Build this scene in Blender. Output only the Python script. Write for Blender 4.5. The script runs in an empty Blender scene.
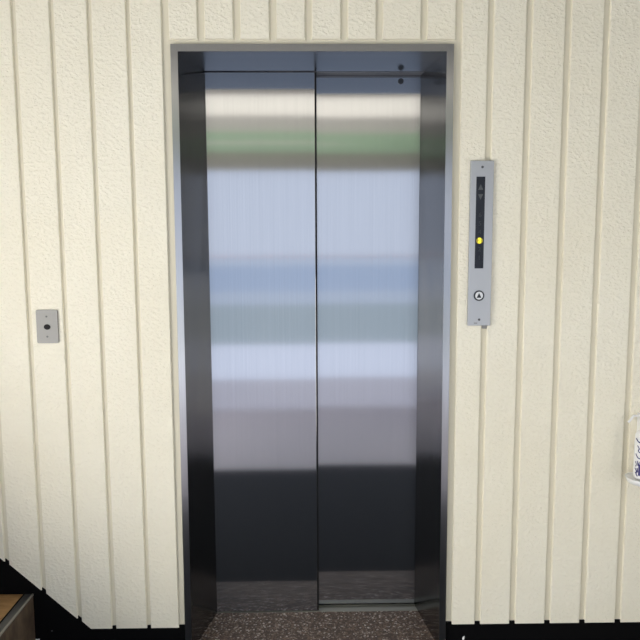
import bpy, bmesh, math
from mathutils import Vector, Matrix
C = bpy.context.scene.collection
# ------------------------------------------------------------------ camera
F = 640.0; D = 2.2
PITCH, ROLL, YAW, X0, H = .1070, -.0043, .0138, -.0372, 1.445
ZT = 2.1029            # soffit height
Q = .2405              # depth of the elevator recess
XL, XR = -.4228, .3801 # clear opening at the doors
JL, JR = -.4698, .4155 # clear opening at the wall face
def basis():
    cp, sp = math.cos(PITCH), math.sin(PITCH); cy, sy = math.cos(YAW), math.sin(YAW)
    fw = Vector((sy*cp, cy*cp, -sp)); r = Vector((cy, -sy, 0)); u = r.cross(fw)
    cr, sr = math.cos(ROLL), math.sin(ROLL)
    return cr*r+sr*u, -sr*r+cr*u, fw
R_, U_, W_ = basis(); CAM = Vector((X0, -D, H))
def at(x, y, yp=0.0):
    """where the line of sight of a photo point meets the vertical plane Y = yp"""
    d = W_ + R_*((x-320)/F) - U_*((y-320)/F)
    return CAM + d*((yp-CAM.y)/d.y)
cd = bpy.data.cameras.new('camera'); co = bpy.data.objects.new('camera', cd); C.objects.link(co)
cd.sensor_width = 36; cd.lens = 36; cd.clip_start = .02
M = Matrix.Identity(4)
for i in range(3):
    M[i][0], M[i][1], M[i][2], M[i][3] = R_[i], U_[i], -W_[i], CAM[i]
co.matrix_world = M
bpy.context.scene.camera = co
# ------------------------------------------------------------------ helpers
def obj(name, bm, m, parent=None, smooth=False):
    me = bpy.data.meshes.new(name)
    bmesh.ops.remove_doubles(bm, verts=bm.verts, dist=1e-6)
    bmesh.ops.recalc_face_normals(bm, faces=bm.faces)
    bm.to_mesh(me); bm.free()
    if smooth:
        for p in me.polygons: p.use_smooth = True
    o = bpy.data.objects.new(name, me); C.objects.link(o)
    if m: me.materials.append(m)
    if parent: o.parent = parent; o.matrix_parent_inverse = parent.matrix_world.inverted()
    return o
def struct(name, bm, m, parent=None):
    o = obj(name, bm, m, parent)
    if not parent: o['kind'] = 'structure'
    return o
def tag(o, label, cat, group=None):
    o['label'] = label; o['category'] = cat
    if group: o['group'] = group
    return o
def thing(name, label, cat, loc=(0, 0, 0), group=None):
    o = bpy.data.objects.new(name, None); C.objects.link(o); o.location = loc
    o.empty_display_size = .05
    o.matrix_world = Matrix.Translation(loc)
    return tag(o, label, cat, group)
def box(bm, x0, x1, y0, y1, z0, z1, bev=0, seg=2):
    b = bmesh.new()
    vs = [b.verts.new((x, y, z)) for x in (x0, x1) for y in (y0, y1) for z in (z0, z1)]
    for f in ((0,1,3,2),(4,6,7,5),(0,4,5,1),(2,3,7,6),(0,2,6,4),(1,5,7,3)):
        b.faces.new([vs[i] for i in f])
    bmesh.ops.recalc_face_normals(b, faces=b.faces)
    if bev: bmesh.ops.bevel(b, geom=b.edges[:], offset=bev, segments=seg, affect='EDGES', profile=.5)
    merge(bm, b)
def merge(bm, b):
    me = bpy.data.meshes.new('tmp'); b.to_mesh(me); b.free(); bm.from_mesh(me); bpy.data.meshes.remove(me)
def prism(bm, pts, a, b_, axis='y', bev=0):
    """polygon pts (2D) extruded between a and b_ along axis"""
    b = bmesh.new()
    def mk(p, t):
        return {'y': (p[0], t, p[1]), 'z': (p[0], p[1], t), 'x': (t, p[0], p[1])}[axis]
    A = [b.verts.new(mk(p, a)) for p in pts]; B = [b.verts.new(mk(p, b_)) for p in pts]
    b.faces.new(A); b.faces.new(B[::-1])
    n = len(pts)
    for i in range(n): b.faces.new((A[i], B[i], B[(i+1) % n], A[(i+1) % n]))
    bmesh.ops.recalc_face_normals(b, faces=b.faces)
    if bev: bmesh.ops.bevel(b, geom=b.edges[:], offset=bev, segments=2, affect='EDGES', profile=.5)
    merge(bm, b)
def disc(bm, c, r, y0, y1, n=32, rx=None):
    rx = rx or r
    prism(bm, [(c[0]+rx*math.cos(2*math.pi*i/n), c[1]+r*math.sin(2*math.pi*i/n)) for i in range(n)], y0, y1)
def ring(bm, c, ri, ro, y0, y1, n=40):
    b = bmesh.new(); L = []
    for i in range(n):
        a = 2*math.pi*i/n; ca, sa = math.cos(a), math.sin(a)
        L.append([b.verts.new((c[0]+r*ca, y, c[1]+r*sa)) for r, y in ((ri, y0), (ro, y0), (ro, y1), (ri, y1))])
    for i in range(n):
        for k in range(4):
            b.faces.new((L[i][k], L[(i+1) % n][k], L[(i+1) % n][(k+1) % 4], L[i][(k+1) % 4]))
    bmesh.ops.recalc_face_normals(b, faces=b.faces)
    merge(bm, b)
def lathe(bm, c, prof, n=32):
    b = bmesh.new(); rows = []
    for r, z in prof:
        rows.append([b.verts.new((c[0]+r*math.cos(2*math.pi*i/n), c[1]+r*math.sin(2*math.pi*i/n), z)) for i in range(n)])
    for a, d in zip(rows, rows[1:]):
        for i in range(n): b.faces.new((a[i], a[(i+1) % n], d[(i+1) % n], d[i]))
    b.faces.new(rows[0][::-1]); b.faces.new(rows[-1])
    merge(bm, b)
def tube(bm, pts, r, n=10):
    b = bmesh.new(); pts = [Vector(p) for p in pts]; rows = []
    for i, p in enumerate(pts):
        t = (pts[min(i+1, len(pts)-1)]-pts[max(i-1, 0)]).normalized()
        s = t.cross(Vector((0, 0, 1)));
        if s.length < .1: s = t.cross(Vector((0, 1, 0)))
        s.normalize(); v = t.cross(s)
        rows.append([b.verts.new(p+r*(math.cos(2*math.pi*k/n)*s+math.sin(2*math.pi*k/n)*v)) for k in range(n)])
    for a, d in zip(rows, rows[1:]):
        for i in range(n): b.faces.new((a[i], a[(i+1) % n], d[(i+1) % n], d[i]))
    b.faces.new(rows[0][::-1]); b.faces.new(rows[-1])
    bmesh.ops.recalc_face_normals(b, faces=b.faces)
    merge(bm, b)
def text_obj(name, s, size, loc, m, parent, rot=(math.pi/2, 0, 0), bold=0.0, align='CENTER'):
    cu = bpy.data.curves.new('t', 'FONT'); cu.body = s; cu.size = size; cu.extrude = .0003; cu.offset = bold
    cu.align_x = align; cu.align_y = 'CENTER'
    t = bpy.data.objects.new('t', cu); C.objects.link(t)
    bpy.context.view_layer.update()
    me = bpy.data.meshes.new_from_object(t.evaluated_get(bpy.context.evaluated_depsgraph_get()))
    bpy.data.objects.remove(t); bpy.data.curves.remove(cu)
    me.transform(Matrix.Translation(loc) @ Matrix.Rotation(rot[2], 4, 'Z') @ Matrix.Rotation(rot[1], 4, 'Y') @ Matrix.Rotation(rot[0], 4, 'X'))
    o = bpy.data.objects.new(name, me); C.objects.link(o); me.materials.clear(); me.materials.append(m)
    o.parent = parent; o.matrix_parent_inverse = parent.matrix_world.inverted()
    return o
# ------------------------------------------------------------------ materials
def mat(name, col, rough=.5, metal=0, spec=.5):
    m = bpy.data.materials.new(name); m.use_nodes = True
    p = m.node_tree.nodes['Principled BSDF']
    p.inputs['Base Color'].default_value = (*col, 1); p.inputs['Roughness'].default_value = rough
    p.inputs['Metallic'].default_value = metal; p.inputs['Specular IOR Level'].default_value = spec
    return m
def nodes(m): return m.node_tree.nodes, m.node_tree.links, m.node_tree.nodes['Principled BSDF']
def noise(m, scale, detail=3, rough=.5, stretch=(1, 1, 1)):
    N, L, p = nodes(m)
    tc = N.new('ShaderNodeTexCoord'); mp = N.new('ShaderNodeMapping'); mp.inputs['Scale'].default_value = stretch
    t = N.new('ShaderNodeTexNoise'); t.inputs['Scale'].default_value = scale; t.inputs['Detail'].default_value = detail; t.inputs['Roughness'].default_value = rough
    L.new(tc.outputs['Object'], mp.inputs['Vector']); L.new(mp.outputs['Vector'], t.inputs['Vector'])
    return t
def ramp(m, src, stops):
    N, L, p = nodes(m); r = N.new('ShaderNodeValToRGB')
    while len(r.color_ramp.elements) < len(stops): r.color_ramp.elements.new(.5)
    for e, (pos, c) in zip(r.color_ramp.elements, stops): e.position = pos; e.color = (*c, 1)
    L.new(src, r.inputs['Fac']); return r
def bump(m, src, strength, dist, chain=None):
    N, L, p = nodes(m); b = N.new('ShaderNodeBump'); b.inputs['Strength'].default_value = strength; b.inputs['Distance'].default_value = dist
    L.new(src, b.inputs['Height'])
    if chain: L.new(chain.outputs['Normal'], b.inputs['Normal'])
    L.new(b.outputs['Normal'], p.inputs['Normal']); return b
def steel(name, col, rough, aniso, streak=.12, bumpd=.00006):
    """stainless sheet with vertical hairline brushing"""
    m = mat(name, col, rough, 1.0); N, L, p = nodes(m)
    p.inputs['Anisotropic'].default_value = aniso
    g = N.new('ShaderNodeNewGeometry'); x = N.new('ShaderNodeVectorMath'); x.operation = 'CROSS_PRODUCT'
    L.new(g.outputs['True Normal'], x.inputs[0]); x.inputs[1].default_value = (0, 0, 1)
    a = N.new('ShaderNodeVectorMath'); a.operation = 'NORMALIZE'; L.new(x.outputs[0], a.inputs[0])
    L.new(a.outputs[0], p.inputs['Tangent'])
    n = noise(m, 1.0, 4, .6, (420, 420, 1.5))
    r = ramp(m, n.outputs['Fac'], [(.3, tuple(c*(1-streak) for c in col)), (.7, tuple(min(1, c*(1+streak*.4)) for c in col))])
    L.new(r.outputs['Color'], p.inputs['Base Color'])
    if bumpd: bump(m, n.outputs['Fac'], 1.0, bumpd)
    return m
def emit(name, col, s):
    m = mat(name, (.05, .05, .05), .4); N, L, p = nodes(m)
    p.inputs['Emission Color'].default_value = (*col, 1); p.inputs['Emission Strength'].default_value = s
    return m
# cream sprayed plaster
wallm = mat('cream_plaster', (.83, .79, .66), .62, 0, .35)
n1 = noise(wallm, 75, 4, .5, (1, 1, 1.35)); n2 = noise(wallm, 2.2, 3); N, L, p = nodes(wallm)
r1 = ramp(wallm, n1.outputs['Fac'], [(.46, (0, 0, 0)), (.66, (1, 1, 1))])
b1 = bump(wallm, r1.outputs['Color'], .7, .0021)
r2 = ramp(wallm, n2.outputs['Fac'], [(.3, (.86, .81, .665)), (.7, (.89, .85, .72))]); L.new(r2.outputs['Color'], p.inputs['Base Color'])
black = mat('black_paint', (.003, .003, .0035), .6, 0, .08)
door_m = steel('brushed_steel_door', (.44, .445, .465), .125, 1.0, .05, .000015)
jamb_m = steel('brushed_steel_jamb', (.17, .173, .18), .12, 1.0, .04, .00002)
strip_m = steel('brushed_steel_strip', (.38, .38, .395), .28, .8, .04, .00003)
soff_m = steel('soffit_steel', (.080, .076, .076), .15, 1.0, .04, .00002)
plate_m = mat('satin_plate', (.47, .475, .49), .42, .75)
grey_m = mat('grey_plate', (.27, .265, .255), .5, .4)
dark_m = mat('dark_gap', (.004, .004, .005), .6, 0, .2)
screen_m = mat('display_black', (.008, .009, .014), .22, 0, .35)
dim_m = mat('dim_symbol', (.022, .027, .032), .4, 0, .3)
arrow_m = mat('arrow_grey', (.08, .085, .09), .4, 0, .3)
lit_m = emit('lit_digit', (1.0, .88, .03), 1.1)
lit_m.node_tree.nodes['Principled BSDF'].inputs['Base Color'].default_value = (.9, .7, .05, 1)
disc_m = mat('amber_lens', (.35, .30, .01), .3)
nodes(disc_m)[2].inputs['Emission Color'].default_value = (1, .72, .02, 1); nodes(disc_m)[2].inputs['Emission Strength'].default_value = .06
white_m = mat('white_plastic', (.88, .88, .88), .35)
btn_m = mat('white_button', (.75, .76, .78), .35)
ring_m = mat('black_ring', (.02, .022, .028), .35)
screw_m = mat('screw', (.10, .10, .105), .4, .8)
blue_m = mat('blue_print', (.03, .025, .16), .5)
sill_m = mat('sill_aluminium', (.34, .34, .30), .5, .6)
# terrazzo
ter = mat('brown_terrazzo', (.1, .08, .07), .5, 0, .4); N, L, p = nodes(ter)
tc = N.new('ShaderNodeTexCoord')
v = N.new('ShaderNodeTexVoronoi'); v.inputs['Scale'].default_value = 170; L.new(tc.outputs['Object'], v.inputs['Vector'])
sx = N.new('ShaderNodeSeparateColor'); L.new(v.outputs['Color'], sx.inputs[0])
r = ramp(ter, sx.outputs[0], [(0, (.095, .068, .055)), (.45, (.155, .115, .092)), (.68, (.22, .15, .11)), (.84, (.34, .28, .24)), (.95, (.6, .54, .5))])
r.color_ramp.interpolation = 'CONSTANT'
L.new(r.outputs['Color'], p.inputs['Base Color'])
wood = mat('tan_tread', (.3, .2, .1), .55); N, L, p = nodes(wood)
n = noise(wood, 14, 4, .6, (1, 3, 1)); r = ramp(wood, n.outputs['Fac'], [(.3, (.26, .135, .05)), (.7, (.48, .29, .13))]); L.new(r.outputs['Color'], p.inputs['Base Color'])
brown = mat('brown_riser', (.04, .03, .022), .5); N, L, p = nodes(brown)
n = noise(brown, 22, 4, .6, (1, 1, .5)); r = ramp(brown, n.outputs['Fac'], [(.35, (.07, .05, .036)), (.75, (.18, .13, .09))]); L.new(r.outputs['Color'], p.inputs['Base Color'])
nosing_m = mat('steel_nosing', (.22, .22, .22), .4, .8); edge_m = mat('pale_steel_edge', (.45, .43, .38), .45, .6)  # lip steel is paler than the nosing
floor_m = mat('black_floor', (.012, .013, .016), .55, 0, .12)
hall_m = mat('grey_floor', (.50, .47, .52), .35, 0, .5)
hallwall = mat('pale_wall', (.78, .78, .77), .7)
side_m = mat('side_wall', (.5, .49, .45), .7)
ceil_m = mat('ceiling_paint', (.36, .35, .32), .7)
olive_m = mat('olive_beam', (.42, .42, .38), .6); green_m = mat('green_board', (.50, .74, .54), .5)
mull_m = mat('window_metal', (.65, .66, .70), .5, .2)
red_m = mat('red_strip', (.7, .35, .35), .5)
# ------------------------------------------------------------------ front wall
GB = .0088                                  # depth of the joints between the raised strips
FX = dict(tl=at(170.6, 43), tr=at(453.6, 43), bl=at(184.7, 600), br=at(445.6, 600))
def fx(side, z):                            # outer edge of the steel frame at height z
    a, b = FX['t'+side], FX['b'+side]; t = (z-a.z)/(b.z-a.z); return a.x+(b.x-a.x)*t
ZFT = at(312, 44.6).z                         # frame top
ZP = at(312, 39).z                          # bottom of the short strips over the frame
ZB = at(300, 624.5).z if False else .086
K = at(91, 629); S1 = at(13, 568); SL = (S1.z-K.z)/(S1.x-K.x)
def zbot(x): return ZB if x > K.x else ZB+SL*(x-K.x)
XLW, XRW, ZC = -2.55, 1.75, 2.66
bm = bmesh.new()
prism(bm, [(XLW, -.02), (fx('l', -.02), -.02), (fx('l', ZFT), ZFT), (fx('r', ZFT), ZFT), (fx('r', -.02), -.02), (XRW, -.02), (XRW, ZC), (XLW, ZC)], GB, .16)
for f in bm.faces: f.material_index = 1
def strip(x0, x1, zt=ZC, zb=None, x0b=None, x1b=None):
    """one raised plaster strip with eased edges; x0b, x1b: edges at its foot if it tapers"""
    b = .003; x0b = x0 if x0b is None else x0b; x1b = x1 if x1b is None else x1b
    za = zbot(x0b) if zb is None else zb; zc = zbot(x1b) if zb is None else zb
    kk = zb is None and x0b < K.x < x1b
    def loop(dx, dz): return [(x0b+dx, za+dz)]+([(K.x, ZB+dz)] if kk else [])+[(x1b-dx, zc+dz), (x1-dx, zt), (x0+dx, zt)]
    R = [[bm.verts.new((p_[0], y, p_[1])) for p_ in P] for P, y in ((loop(0, 0), GB+.001), (loop(b*.25, b*.3 if zb else 0), .0026), (loop(b, b if zb else .001), 0))]
    bm.faces.new(R[2]); n = len(R[0])
    for A, B in ((R[0], R[1]), (R[1], R[2])):
        for i in range(n): bm.faces.new((A[i], A[(i+1) % n], B[(i+1) % n], B[i]))
X = lambda x, y: at(x, y).x
L_ed = [(31, 63.4), (67.2, 99.3), (103.2, 136.3), (139.8, 170.6)]
pit = X(138, 315)-X(101.2, 315)
lw = [(X(a, 315), X(b, 315)) for a, b in L_ed]
for k in range(1, 16):
    a, b = lw[0]; w = .1120
    x1 = X(27, 315)-(k-1)*.1255
    if x1-w < XLW: break
    lw_x = (x1-w, x1); strip(*lw_x)
for i, (a, b) in enumerate(lw):
    if a < K.x < b:      # the strip over the foot of the stair line gets both slopes
        pass
    if i == 3: strip(a, X(161, 5), x1b=X(178.2, 598))
    else: strip(a, b)
over = [(163.5, 197.6), (204.4, 233.5), (240.2, 269.6), (276.3, 305.4), (311.8, 341), (347.6, 376.2), (382.6, 421), (427, 455.8)]
for i, (a, b) in enumerate(over):
    strip(X(a if i else 168.7, 38), X(b, 38), zb=ZP)
R_ed = [(486.6, 517.6), (523.2, 554.4), (560, 591), (596.6, 628.2)]
strip(X(461.8, 40), X(481.2, 345), x0b=X(452.2, 600), x1b=X(481.2, 345))
for a, b in R_ed: strip(X(a, 345), X(b, 345))
for k in range(12):
    a = X(634, 345)+k*.1255
    if a+.11 > XRW: break
    strip(a, a+.108)
wall = struct('wall_front', bm, wallm)
joint_m = mat('joint_cream', (.74, .69, .55), .6, 0, .3)  # yellower backing paint; bounced warmth and joint shade mixed into its colour
wall.data.materials.append(joint_m)
# black skirting that climbs with the stair
bm = bmesh.new(); up = .0085
x_l = XLW; fl = fx('l', .05); fr_ = fx('r', .05)
prism(bm, [(x_l, 0), (fl-.001, 0), (fl-.001, ZB+up), (K.x, ZB+up), (x_l, zbot(x_l)+up)], .0042, GB+.02)
struct('baseboard_left', bm, black)
bm = bmesh.new(); prism(bm, [(fr_+.001, 0), (XRW, 0), (XRW, ZB+up), (fr_+.001, ZB+up)], .0042, GB+.02)
struct('baseboard_right', bm, black)
# ------------------------------------------------------------------ floors, ceiling, other walls
YB = -3.06
bm = bmesh.new(); box(bm, XLW, XRW, -1.46, 0.0042, -.1, -.001); struct('floor', bm, floor_m)
bm = bmesh.new(); box(bm, XLW, XRW, YB, -1.46, -.1, -.001); struct('floor.001', bm, hall_m)
bm = bmesh.new(); prism(bm, [(fx('l', 0), .0), (fx('r', 0), 0), (XR+.03, Q), (XL-.03, Q)], -.1, 0, 'z'); 
o = struct('floor.002', bm, ter)
bm = bmesh.new(); box(bm, XLW, XRW, YB, GB, ZC, ZC+.1); struct('ceiling', bm, ceil_m)
bm = bmesh.new(); box(bm, XLW-.1, XLW, YB, .1, 0, ZC); struct('wall_left', bm, side_m)
bm = bmesh.new(); box(bm, XRW, XRW+.1, YB, .1, 0, ZC); struct('wall_right', bm, side_m)
# back wall of the hall: glazed front with frosted panes, beam and green board (seen in the steel only)
def yz(ypix, d=3.3):
    """height on the back wall whose mirror image in the door stands at photo row ypix"""
    a = at(260, ypix, Q); dirn = a-CAM
    return a.z + dirn.z/dirn.y*d
ZS = {k: yz(k) for k in (105, 118, 132, 152, 170, 248, 258, 266, 292, 318, 345, 395)}
print({k: round(v, 3) for k, v in ZS.items()})
xa, xb = -2.3, 1.6
bm = bmesh.new(); box(bm, XLW, XRW, YB-.15, YB-.05, -.1, ZC); box(bm, XLW, xa, YB-.05, YB, 0, ZC); box(bm, xb, XRW, YB-.05, YB, 0, ZC)
box(bm, xa, xb, YB-.05, YB, ZS[132], ZC); struct('wall_back', bm, hallwall)
bm = bmesh.new(); box(bm, xa, xb, YB-.05, YB+.012, ZS[170], ZS[152]); struct('trim_1', bm, olive_m)
bm = bmesh.new(); box(bm, xa, xb, YB-.04, YB+.02, ZS[152], ZS[132]); struct('trim_2', bm, green_m)
bm = bmesh.new(); zz = yz(143); box(bm, xa+.3, .2, YB+.02, YB+.024, zz-.012, zz+.012); struct('trim_3', bm, white_m)
def rows(lst):
    for i, (z0, z1, col, s) in enumerate(lst):
        m = emit('frosted_pane_%d' % i, col, s)
        bm = bmesh.new(); box(bm, xa, xb, YB-.05, YB-.02, z0, z1); struct('window_%d' % (i+1), bm, m)
ZS.update({k: yz(k) for k in (305, 380)})
rows([
 (ZS[258], ZS[170], (.74, .83, 1.0), 1.45),
 (ZS[266], ZS[258], (.66, .79, 1.0), 1.28),
 (ZS[292], ZS[266], (.56, .72, 1.0), 1.15),
 (ZS[305], ZS[292], (.66, .79, 1.0), 1.20),
 (ZS[345], ZS[305], (.69, .86, 1.0), .87),
 (ZS[380], ZS[345], (.74, .82, 1.0), 1.6),
 (-.001, ZS[380], (.82, .84, 1.0), .95)])
bm = bmesh.new(); zz = yz(257); box(bm, xa, xb, YB-.015, YB-.005, zz-.004, zz+.004); struct('trim_4', bm, red_m)
# ceiling lamps
def lamp(label, x, y, lx, ly, s):
    t = thing('ceiling_lamp', label, 'lamp', (x, y, ZC))
    bm = bmesh.new(); box(bm, x-lx-.02, x+lx+.02, y-ly-.02, y+ly+.02, ZC-.035, ZC, .004); obj('lamp_housing', bm, white_m, t)
    bm = bmesh.new(); box(bm, x-lx, x+lx, y-ly, y+ly, ZC-.05, ZC-.034, .004); obj('diffuser', bm, emit('lamp_glow', (1, .93, .80), s), t)
lamp('wide warm white ceiling lamp reflected at the top of the elevator doors', -.2, -2.66, 1.3, .34, 1.8)
bm = bmesh.new(); box(bm, XLW, XLW+.02, -2.9, -1.3, .05, 1.35); struct('window_8', bm, emit('left_fill_glow', (1, .96, .88), 12.5))  # added glowing panel, lights the front wall from the left
bm = bmesh.new(); box(bm, XRW-.02, XRW, -2.1, -1.1, .05, 1.25); struct('window_9', bm, emit('right_fill_glow', (1, .95, .86), 3.2))  # added glowing panel, weaker fill light from the right
# ------------------------------------------------------------------ elevator
fr = thing('elevator_frame', 'brushed stainless steel surround lining the recessed elevator opening', 'elevator frame', (0, 0, 0))
FY = -.006
def jamb(side):
    s = 1 if side == 'l' else -1
    jf, jr_, lead = (JL, XL, 0) if side == 'l' else (JR, XR, 0)
    zi = ZFT-.0235
    bm = bmesh.new(); w = .0235
    ot, ob = fx(side, zi), fx(side, 0)
    # inner edge of the face strip: jamb nose
    nt, nb = ot+s*w, ob+s*w*.98
    V = lambda *c: bm.verts.new(c)
    yb = Q if side == 'l' else Q+.036
    xt = jr_
    q = [[V(ot, GB+.02, z), V(ot, FY, z), V(n_, FY, z), V(xt, yb, z), V(xt-s*.03, yb, z)] if False else
         [V(o_, GB+.03, z), V(o_, FY, z), V(n_, FY, z), V(xt, yb, z), V(xt-s*.02, yb+.001, z), V(o_, GB+.05, z)]
         for o_, n_, z in ((ob, nb, 0), (ot, nt, zi))]
    n = len(q[0])
    for i in range(n): bm.faces.new((q[0][i], q[0][(i+1) % n], q[1][(i+1) % n], q[1][i]))
    bm.faces.new(q[0]); bm.faces.new(q[1][::-1])
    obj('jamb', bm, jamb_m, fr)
    me = bpy.data.objects[-1] if False else None
    # face strip: lighter steel colour in place of light caught by its facing
    bm = bmesh.new()
    prism(bm, [(ob, 0), (nb, 0), (nt, zi), (ot, zi)], FY-.0015, FY+.0002)
    obj('face_strip', bm, strip_m, fr)
    return nt, nb
jamb('l'); jamb('r')
bm = bmesh.new(); zi = ZFT-.0235
prism(bm, [(FX['tl'].x, zi), (FX['tr'].x, zi), (FX['tr'].x, ZFT), (FX['tl'].x, ZFT)], FY-.0015, FY+.0002)
obj('face_strip', bm, strip_m, fr)
bm = bmesh.new()
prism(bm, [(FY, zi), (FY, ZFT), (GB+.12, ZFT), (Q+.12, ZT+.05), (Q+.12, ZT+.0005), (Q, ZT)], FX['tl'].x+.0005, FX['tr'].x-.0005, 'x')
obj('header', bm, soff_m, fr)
bm = bmesh.new(); box(bm, XL-.04, XR+.04, Q+.002, Q+.11, ZT-.0012, ZT+.0002); obj('soffit_tone_plate', bm, mat('soffit_tone_grey', (.12, .122, .135), .5), fr)  # added plate, its grey stands in for the soffit's reflected tone
# door leaves
xg = at(317.3, 340, Q).x
ld = thing('elevator_door', 'left brushed steel elevator door leaf, standing slightly in front of the right one', 'elevator door', ((XL+xg)/2, Q, 0))
bm = bmesh.new(); box(bm, XL-.045, xg-.005, Q+.001, Q+.033, .004, ZT-.002, .0012); obj('leaf', bm, door_m, ld)
bm = bmesh.new(); box(bm, xg-.005, xg+.001, Q+.003, Q+.035, .004, ZT-.002); obj('edge_seal', bm, dark_m, ld)
rd = thing('elevator_door', 'right brushed steel elevator door leaf with a small round key hole', 'elevator door', ((XR+xg)/2, Q+.04, 0))
bm = bmesh.new(); box(bm, xg-.04, XR+.04, Q+.041, Q+.073, .003, ZT-.002, .0012); obj('leaf', bm, door_m, rd)
kh = at(400.8, 81.3, Q+.04)
bm = bmesh.new(); ring(bm, (kh.x, kh.z), .0075, .0105, Q+.037, Q+.0415); disc(bm, (kh.x, kh.z), .008, Q+.0385, Q+.0412)
obj('key_hole', bm, ring_m, rd)
bm = bmesh.new()
for y0, y1, zt in ((Q-.002, Q+.026, .0012), (Q+.056, Q+.09, .0012)): box(bm, XL-.05, XR+.05, y0, y1, -.02, zt)
box(bm, XL-.05, XR+.05, Q-.004, Q+.09, -.03, -.012)
tag(obj('door_sill', bm, sill_m), 'grooved metal threshold under the elevator doors', 'door sill')
bm = bmesh.new(); box(bm, XL-.3, XR+.3, Q+.13, Q+.15, -.03, ZT+.1); box(bm, XL-.06, XR+.06, Q+.09, Q+.13, -.03, -.01); struct('wall_shaft', bm, dark_m)
# ------------------------------------------------------------------ indicator panel
c4 = [at(470.3, 161), at(493.8, 161), at(489.2, 325.3), at(466.2, 325.3)]
cc = sum((Vector((c.x, 0, c.z)) for c in c4), Vector())/4
xw = .0395; zh = (c4[0].z-c4[3].z)/2
ax = lambda x, y: (at(x, y).x, at(x, y).z)
ip = thing('call_panel', 'tall narrow steel call panel with lit floor display right of the elevator', 'elevator call panel', (cc.x, 0, cc.z))
PY = -.012
bm = bmesh.new(); box(bm, cc.x-xw, cc.x+xw, PY, -.0005, cc.z-zh, cc.z+zh, .0012)
obj('face_plate', bm, plate_m, ip)
cp = lambda x, y: (at(x, y, PY).x, at(x, y, PY).z)
d0 = cp(476.9, 176.6); d1 = cp(483.1, 268.4); dc = cp(481.3, 176.6)[0]; xd = (cp(481.2, 176.6)[0]+cp(478.6, 268.4)[0])/2; hw = .0150
bm = bmesh.new(); box(bm, xd-hw, xd+hw, PY-.0008, PY+.001, d1[1], d0[1], .0004); ds = obj('display', bm, screen_m, ip)
TY = PY-.0011
def tri(x, y, up_, w, h, m, y0=TY, par=ds):
    bm = bmesh.new(); z = cp(x, y)[1]; s = 1 if up_ else -1
    prism(bm, [(xd-w, z-s*h), (xd+w, z-s*h), (xd, z+s*h)], y0, y0+.0006)
    return obj('arrow', bm, m, par)
tri(480.8, 187, True, .0085, .0095, arrow_m); tri(480.4, 197, False, .0085, .0095, arrow_m)
for s, y in (('6', 215), ('5', 223.6), ('4', 232.2), ('2', 249.4), ('1', 258)):
    text_obj('floor_number', s, .022, (xd, TY, cp(480, y)[1]), dim_m, ds)
z3 = cp(479, 240.8)[1]
bm = bmesh.new(); disc(bm, (xd, z3), .0105, TY, TY+.0006, rx=.0115); dl = obj('lit_lens', bm, disc_m, ip); dl['label'] = 'glowing yellow floor light'
text_obj('floor_number', '3', .023, (xd, TY-.0006, z3), lit_m, ds, bold=.0012)['label'] = 'lit yellow digit 3'
bz = cp(478.4, 295.6); bxc = cc.x+ (cp(478.4, 295.6)[0]-cc.x)*.6
bm = bmesh.new(); ring(bm, (bxc, bz[1]), .0135, .0182, PY-.003, PY+.001); bt = obj('call_button', bm, ring_m, ip)
bm = bmesh.new(); disc(bm, (bxc, bz[1]), .0138, PY-.0022, PY+.001); bf = obj('button_face', bm, btn_m, bt)
bm = bmesh.new(); prism(bm, [(bxc-.008, bz[1]-.0075), (bxc+.008, bz[1]-.0075), (bxc, bz[1]+.009)], PY-.0028, PY-.002); o = obj('up_arrow', bm, ring_m, bt)
for x, y in ((481.6, 167), (478.2, 319.6)):
    z = cp(x, y)[1]; bm = bmesh.new(); disc(bm, (cc.x, z), .0042, PY-.0012, PY+.001); obj('screw', bm, screw_m, ip)
z = cp(475, 323)[1]; xq = cc.x-.012
bm = bmesh.new(); box(bm, xq-.006, xq+.006, PY-.0004, PY+.0005, z-.0025, z+.0015); obj('maker_mark', bm, grey_m, ip)
g = at(484.5, 327)
bm = bmesh.new(); box(bm, g.x-.008, g.x+.008, .0006, .0072, g.z-.006, g.z+.02, .001); obj('joint_block', bm, grey_m, ip)  # grey block in the joint at the panel's foot
# ------------------------------------------------------------------ small grey plate
a, b = at(37.3, 309.8), at(58.4, 342.8); px, pz = (a.x+b.x)/2, (a.z+b.z)/2; pw, ph = .0365, .0575
sp = thing('wall_plate', 'small grey metal cover plate with a black hole left of the elevator', 'wall plate', (px, 0, pz))
bm = bmesh.new(); prism(bm, [(px+sx_*(pw-r_)+r_*math.cos(t), pz+sz_*(ph-r_)+r_*math.sin(t)) for sx_, sz_, t0 in ((1, 1, 0), (-1, 1, 90), (-1, -1, 180), (1, -1, 270)) for r_ in (.005,) for t in [math.radians(t0+k*22.5) for k in range(5)]], -.006, -.0003)
obj('plate', bm, grey_m, sp)
bm = bmesh.new(); disc(bm, (px, pz-.0015), .0095, -.0068, -.0055, rx=.0115); obj('socket_hole', bm, dark_m, sp)
for dz in (.0345, -.035):
    bm = bmesh.new(); disc(bm, (px-.001, pz+dz), .0033, -.0068, -.0055); obj('screw', bm, screw_m, sp)
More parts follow.
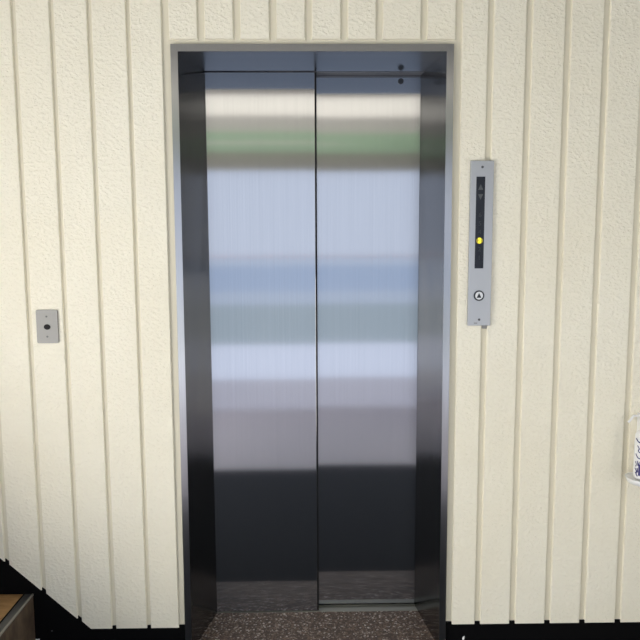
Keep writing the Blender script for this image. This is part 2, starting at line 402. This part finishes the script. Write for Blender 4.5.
# ------------------------------------------------------------------ stair on the left
e = at(33.2, 594.3, -.002); rise = e.z; run = rise/(-SL)
st = thing('staircase', 'dark brown stair with tan treads and steel nosing rising to the left', 'staircase', (e.x, -.6, 0))
yn = -.85; k = 0
x1 = e.x
while x1-run > XLW-.3 and k < 7:
    z = rise*(k+1); x0 = max(x1-run, XLW+.002)
    bm = bmesh.new(); box(bm, x0, x1-.001, yn, -.001, 0, z-.009); obj('riser', bm, brown, st)
    bm = bmesh.new(); box(bm, x0, x1-.038, yn, -.001, z-.009, z); obj('tread', bm, wood, st)
    bm = bmesh.new(); box(bm, x1-.038, x1-.030, yn, -.001, z-.009, z-.002); nz = obj('nosing_gap', bm, dark_m, st)
    bm = bmesh.new(); box(bm, x1-.030, x1-.005, yn, -.001, z-.009, z+.0012, .001); nz = obj('nosing', bm, nosing_m, st)
    bm = bmesh.new(); box(bm, x1-.005, x1+.001, yn, -.001, z-.005, z+.0025, .001); obj('nosing_lip', bm, edge_m, nz)
    x1 -= run; k += 1
    if x0 <= XLW+.01: break
# ------------------------------------------------------------------ hand sanitizer holder at the right edge
hy = -.078
b0 = at(640, 455, hy); hx = at(643.5, 455, hy).x; zt_ = at(634, 479, hy)
tz = at(632, 478, hy).z
sh = thing('bottle_holder', 'white wire and tray bottle holder on the wall at the right edge', 'bottle holder', (hx, 0, tz))
bm = bmesh.new(); lathe(bm, (hx, hy), [(.034, tz-.021), (.046, tz-.016), (.055, tz+.002), (.0535, tz+.003), (.046, tz-.002), (.03, tz-.003)], 40); obj('tray', bm, white_m, sh, True)
w0, w1 = at(628.4, 422.4, -.03), at(633.6, 415.8, -.03)
xm = 2*hx
bm = bmesh.new(); tube(bm, [(w0.x, -.03, w0.z), (w1.x, -.03, w1.z), (xm-w1.x, -.03, w1.z), (xm-w0.x, -.03, w0.z)], .0042); obj('wire_bracket', bm, white_m, sh)
bm = bmesh.new(); box(bm, hx+.012, hx+.036, -.0265, .0004, tz-.02, w1.z+.004, .001); box(bm, hx+.012, hx+.036, -.05, -.02, tz-.014, tz-.009); obj('back_plate', bm, white_m, sh)
zb0 = tz-.0015; zt1 = at(640, 431, hy).z
rb = hx-at(634.8, 455, hy).x
hh = zt1-zb0
sb = thing('sanitizer_bottle', 'white bottle with dark blue print standing in the wire holder at the right edge', 'bottle', (hx, hy, zb0))
bm = bmesh.new(); lathe(bm, (hx, hy), [(rb*.82, zb0), (rb*.95, zb0+.004), (rb, zb0+.012), (rb, zb0+hh*.80), (rb*.93, zb0+hh*.92), (rb*.7, zb0+hh*1.0), (rb*.35, zb0+hh*1.03), (rb*.3, zb0+hh*1.12)], 48)
bo = obj('bottle_body', bm, white_m, sb, True)
bm = bmesh.new(); lathe(bm, (hx, hy), [(rb*.36, zb0+hh*1.10), (rb*.36, zb0+hh*1.2), (rb*.12, zb0+hh*1.21), (rb*.12, zb0+hh*1.3)], 24)
tube(bm, [(hx, hy, zb0+hh*1.30), (hx+.01, hy-.02, zb0+hh*1.31), (hx+.02, hy-.045, zb0+hh*1.27)], .005); obj('pump', bm, white_m, sb, True)
# print: short dark strokes and a band round the foot of the label
def onb(ang, z): return (hx+(rb+.0007)*math.cos(ang), hy+(rb+.0007)*math.sin(ang), z)
bm = bmesh.new(); A0 = math.pi*1.03
def patch(a0, a1, z0, z1, dz=0, n=6):
    for i in range(n):
        t0, t1 = i/n, (i+1)/n
        q = [onb(a0+(a1-a0)*t0, z0+dz*t0), onb(a0+(a1-a0)*t1, z0+dz*t1), onb(a0+(a1-a0)*t1, z1+dz*t1), onb(a0+(a1-a0)*t0, z1+dz*t0)]
        bm.faces.new([bm.verts.new(c) for c in q])
def stroke(*pp, w=.0016):
    for (a0, z0), (a1, z1) in zip(pp, pp[1:]):
        z0, z1 = zb0+hh*z0, zb0+hh*z1; n = 3
        dz, dx = z1-z0, (a1-a0)*rb; l = math.hypot(dz, dx); na, nz = dz/l*w/rb, -dx/l*w
        for i in range(n):
            t0, t1 = i/n, (i+1)/n; A = (a0+(a1-a0)*t0, z0+dz*t0); B_ = (a0+(a1-a0)*t1, z0+dz*t1)
            bm.faces.new([bm.verts.new(onb(a+s_*na, z+s_*nz)) for (a, z), s_ in ((A, -1), (B_, -1), (B_, 1), (A, 1))])
stroke((3.30, .86), (3.6, .80), (4.1, .78), (5.4, .79), w=.0022)
stroke((3.55, .72), (3.75, .66), (3.65, .60), (3.9, .58)); stroke((4.0, .72), (3.85, .66), (4.05, .60)); stroke((4.2, .72), (4.2, .6), (4.45, .6))
stroke((3.35, .54), (3.6, .47), (3.95, .45), (4.0, .55), w=.002); stroke((4.1, .54), (4.3, .44), (4.5, .54))
stroke((3.35, .38), (3.5, .32), (3.42, .27)); stroke((3.6, .40), (3.7, .30), (3.85, .38)); stroke((4.0, .40), (4.0, .36), (4.6, .36))
stroke((3.32, .24), (3.55, .18), (3.5, .11), (3.7, .08), w=.002); stroke((3.38, .15), (3.6, .12), w=.002); stroke((3.62, .25), (3.68, .16), w=.002)
patch(3.75, 5.8, zb0+hh*.10, zb0+hh*.34, -.002, 12)
obj('label_print', bm, blue_m, sb)
# ------------------------------------------------------------------ small scraps by the skirting
def scrap(name, label, cat, x, y, pts, m, yy=0.0036):
    c = at(x, y, yy); bm = bmesh.new()
    prism(bm, [(c.x+a_*.0034, c.z+b_*.0034) for a_, b_ in pts], yy-.0012, yy+.0004)
    return tag(obj(name, bm, m), label, cat)
scrap('paint_chip', 'pale paint chip on the black skirting right of the elevator', 'paint chip', 463.3, 638, [(-1.2, -1.6), (.9, -1.6), (1.4, 2.2), (.2, 2), (-.9, .8)], white_m)
scrap('paint_chip', 'pale paint chip on the black skirting beside the stair', 'paint chip', 37.2, 639.5, [(-2.8, 1), (.4, .5), (2.4, .9), (2.8, -1), (-1.5, -1)], white_m)
scrap('screw_head', 'tiny grey screw head in the black skirting below the stair line', 'screw', 52, 630.8, [(-.9, -.6), (.9, -.6), (.9, .6), (-.9, .6)], screw_m)
# ------------------------------------------------------------------ world and view
w = bpy.data.worlds.new('world'); bpy.context.scene.world = w; w.use_nodes = True
w.node_tree.nodes['Background'].inputs[0].default_value = (.6, .7, .85, 1); w.node_tree.nodes['Background'].inputs[1].default_value = .3
vs = bpy.context.scene.view_settings
vs.view_transform = 'Standard'; vs.look = 'None'; vs.gamma = 1; vs.use_curve_mapping = False; vs.exposure = .0
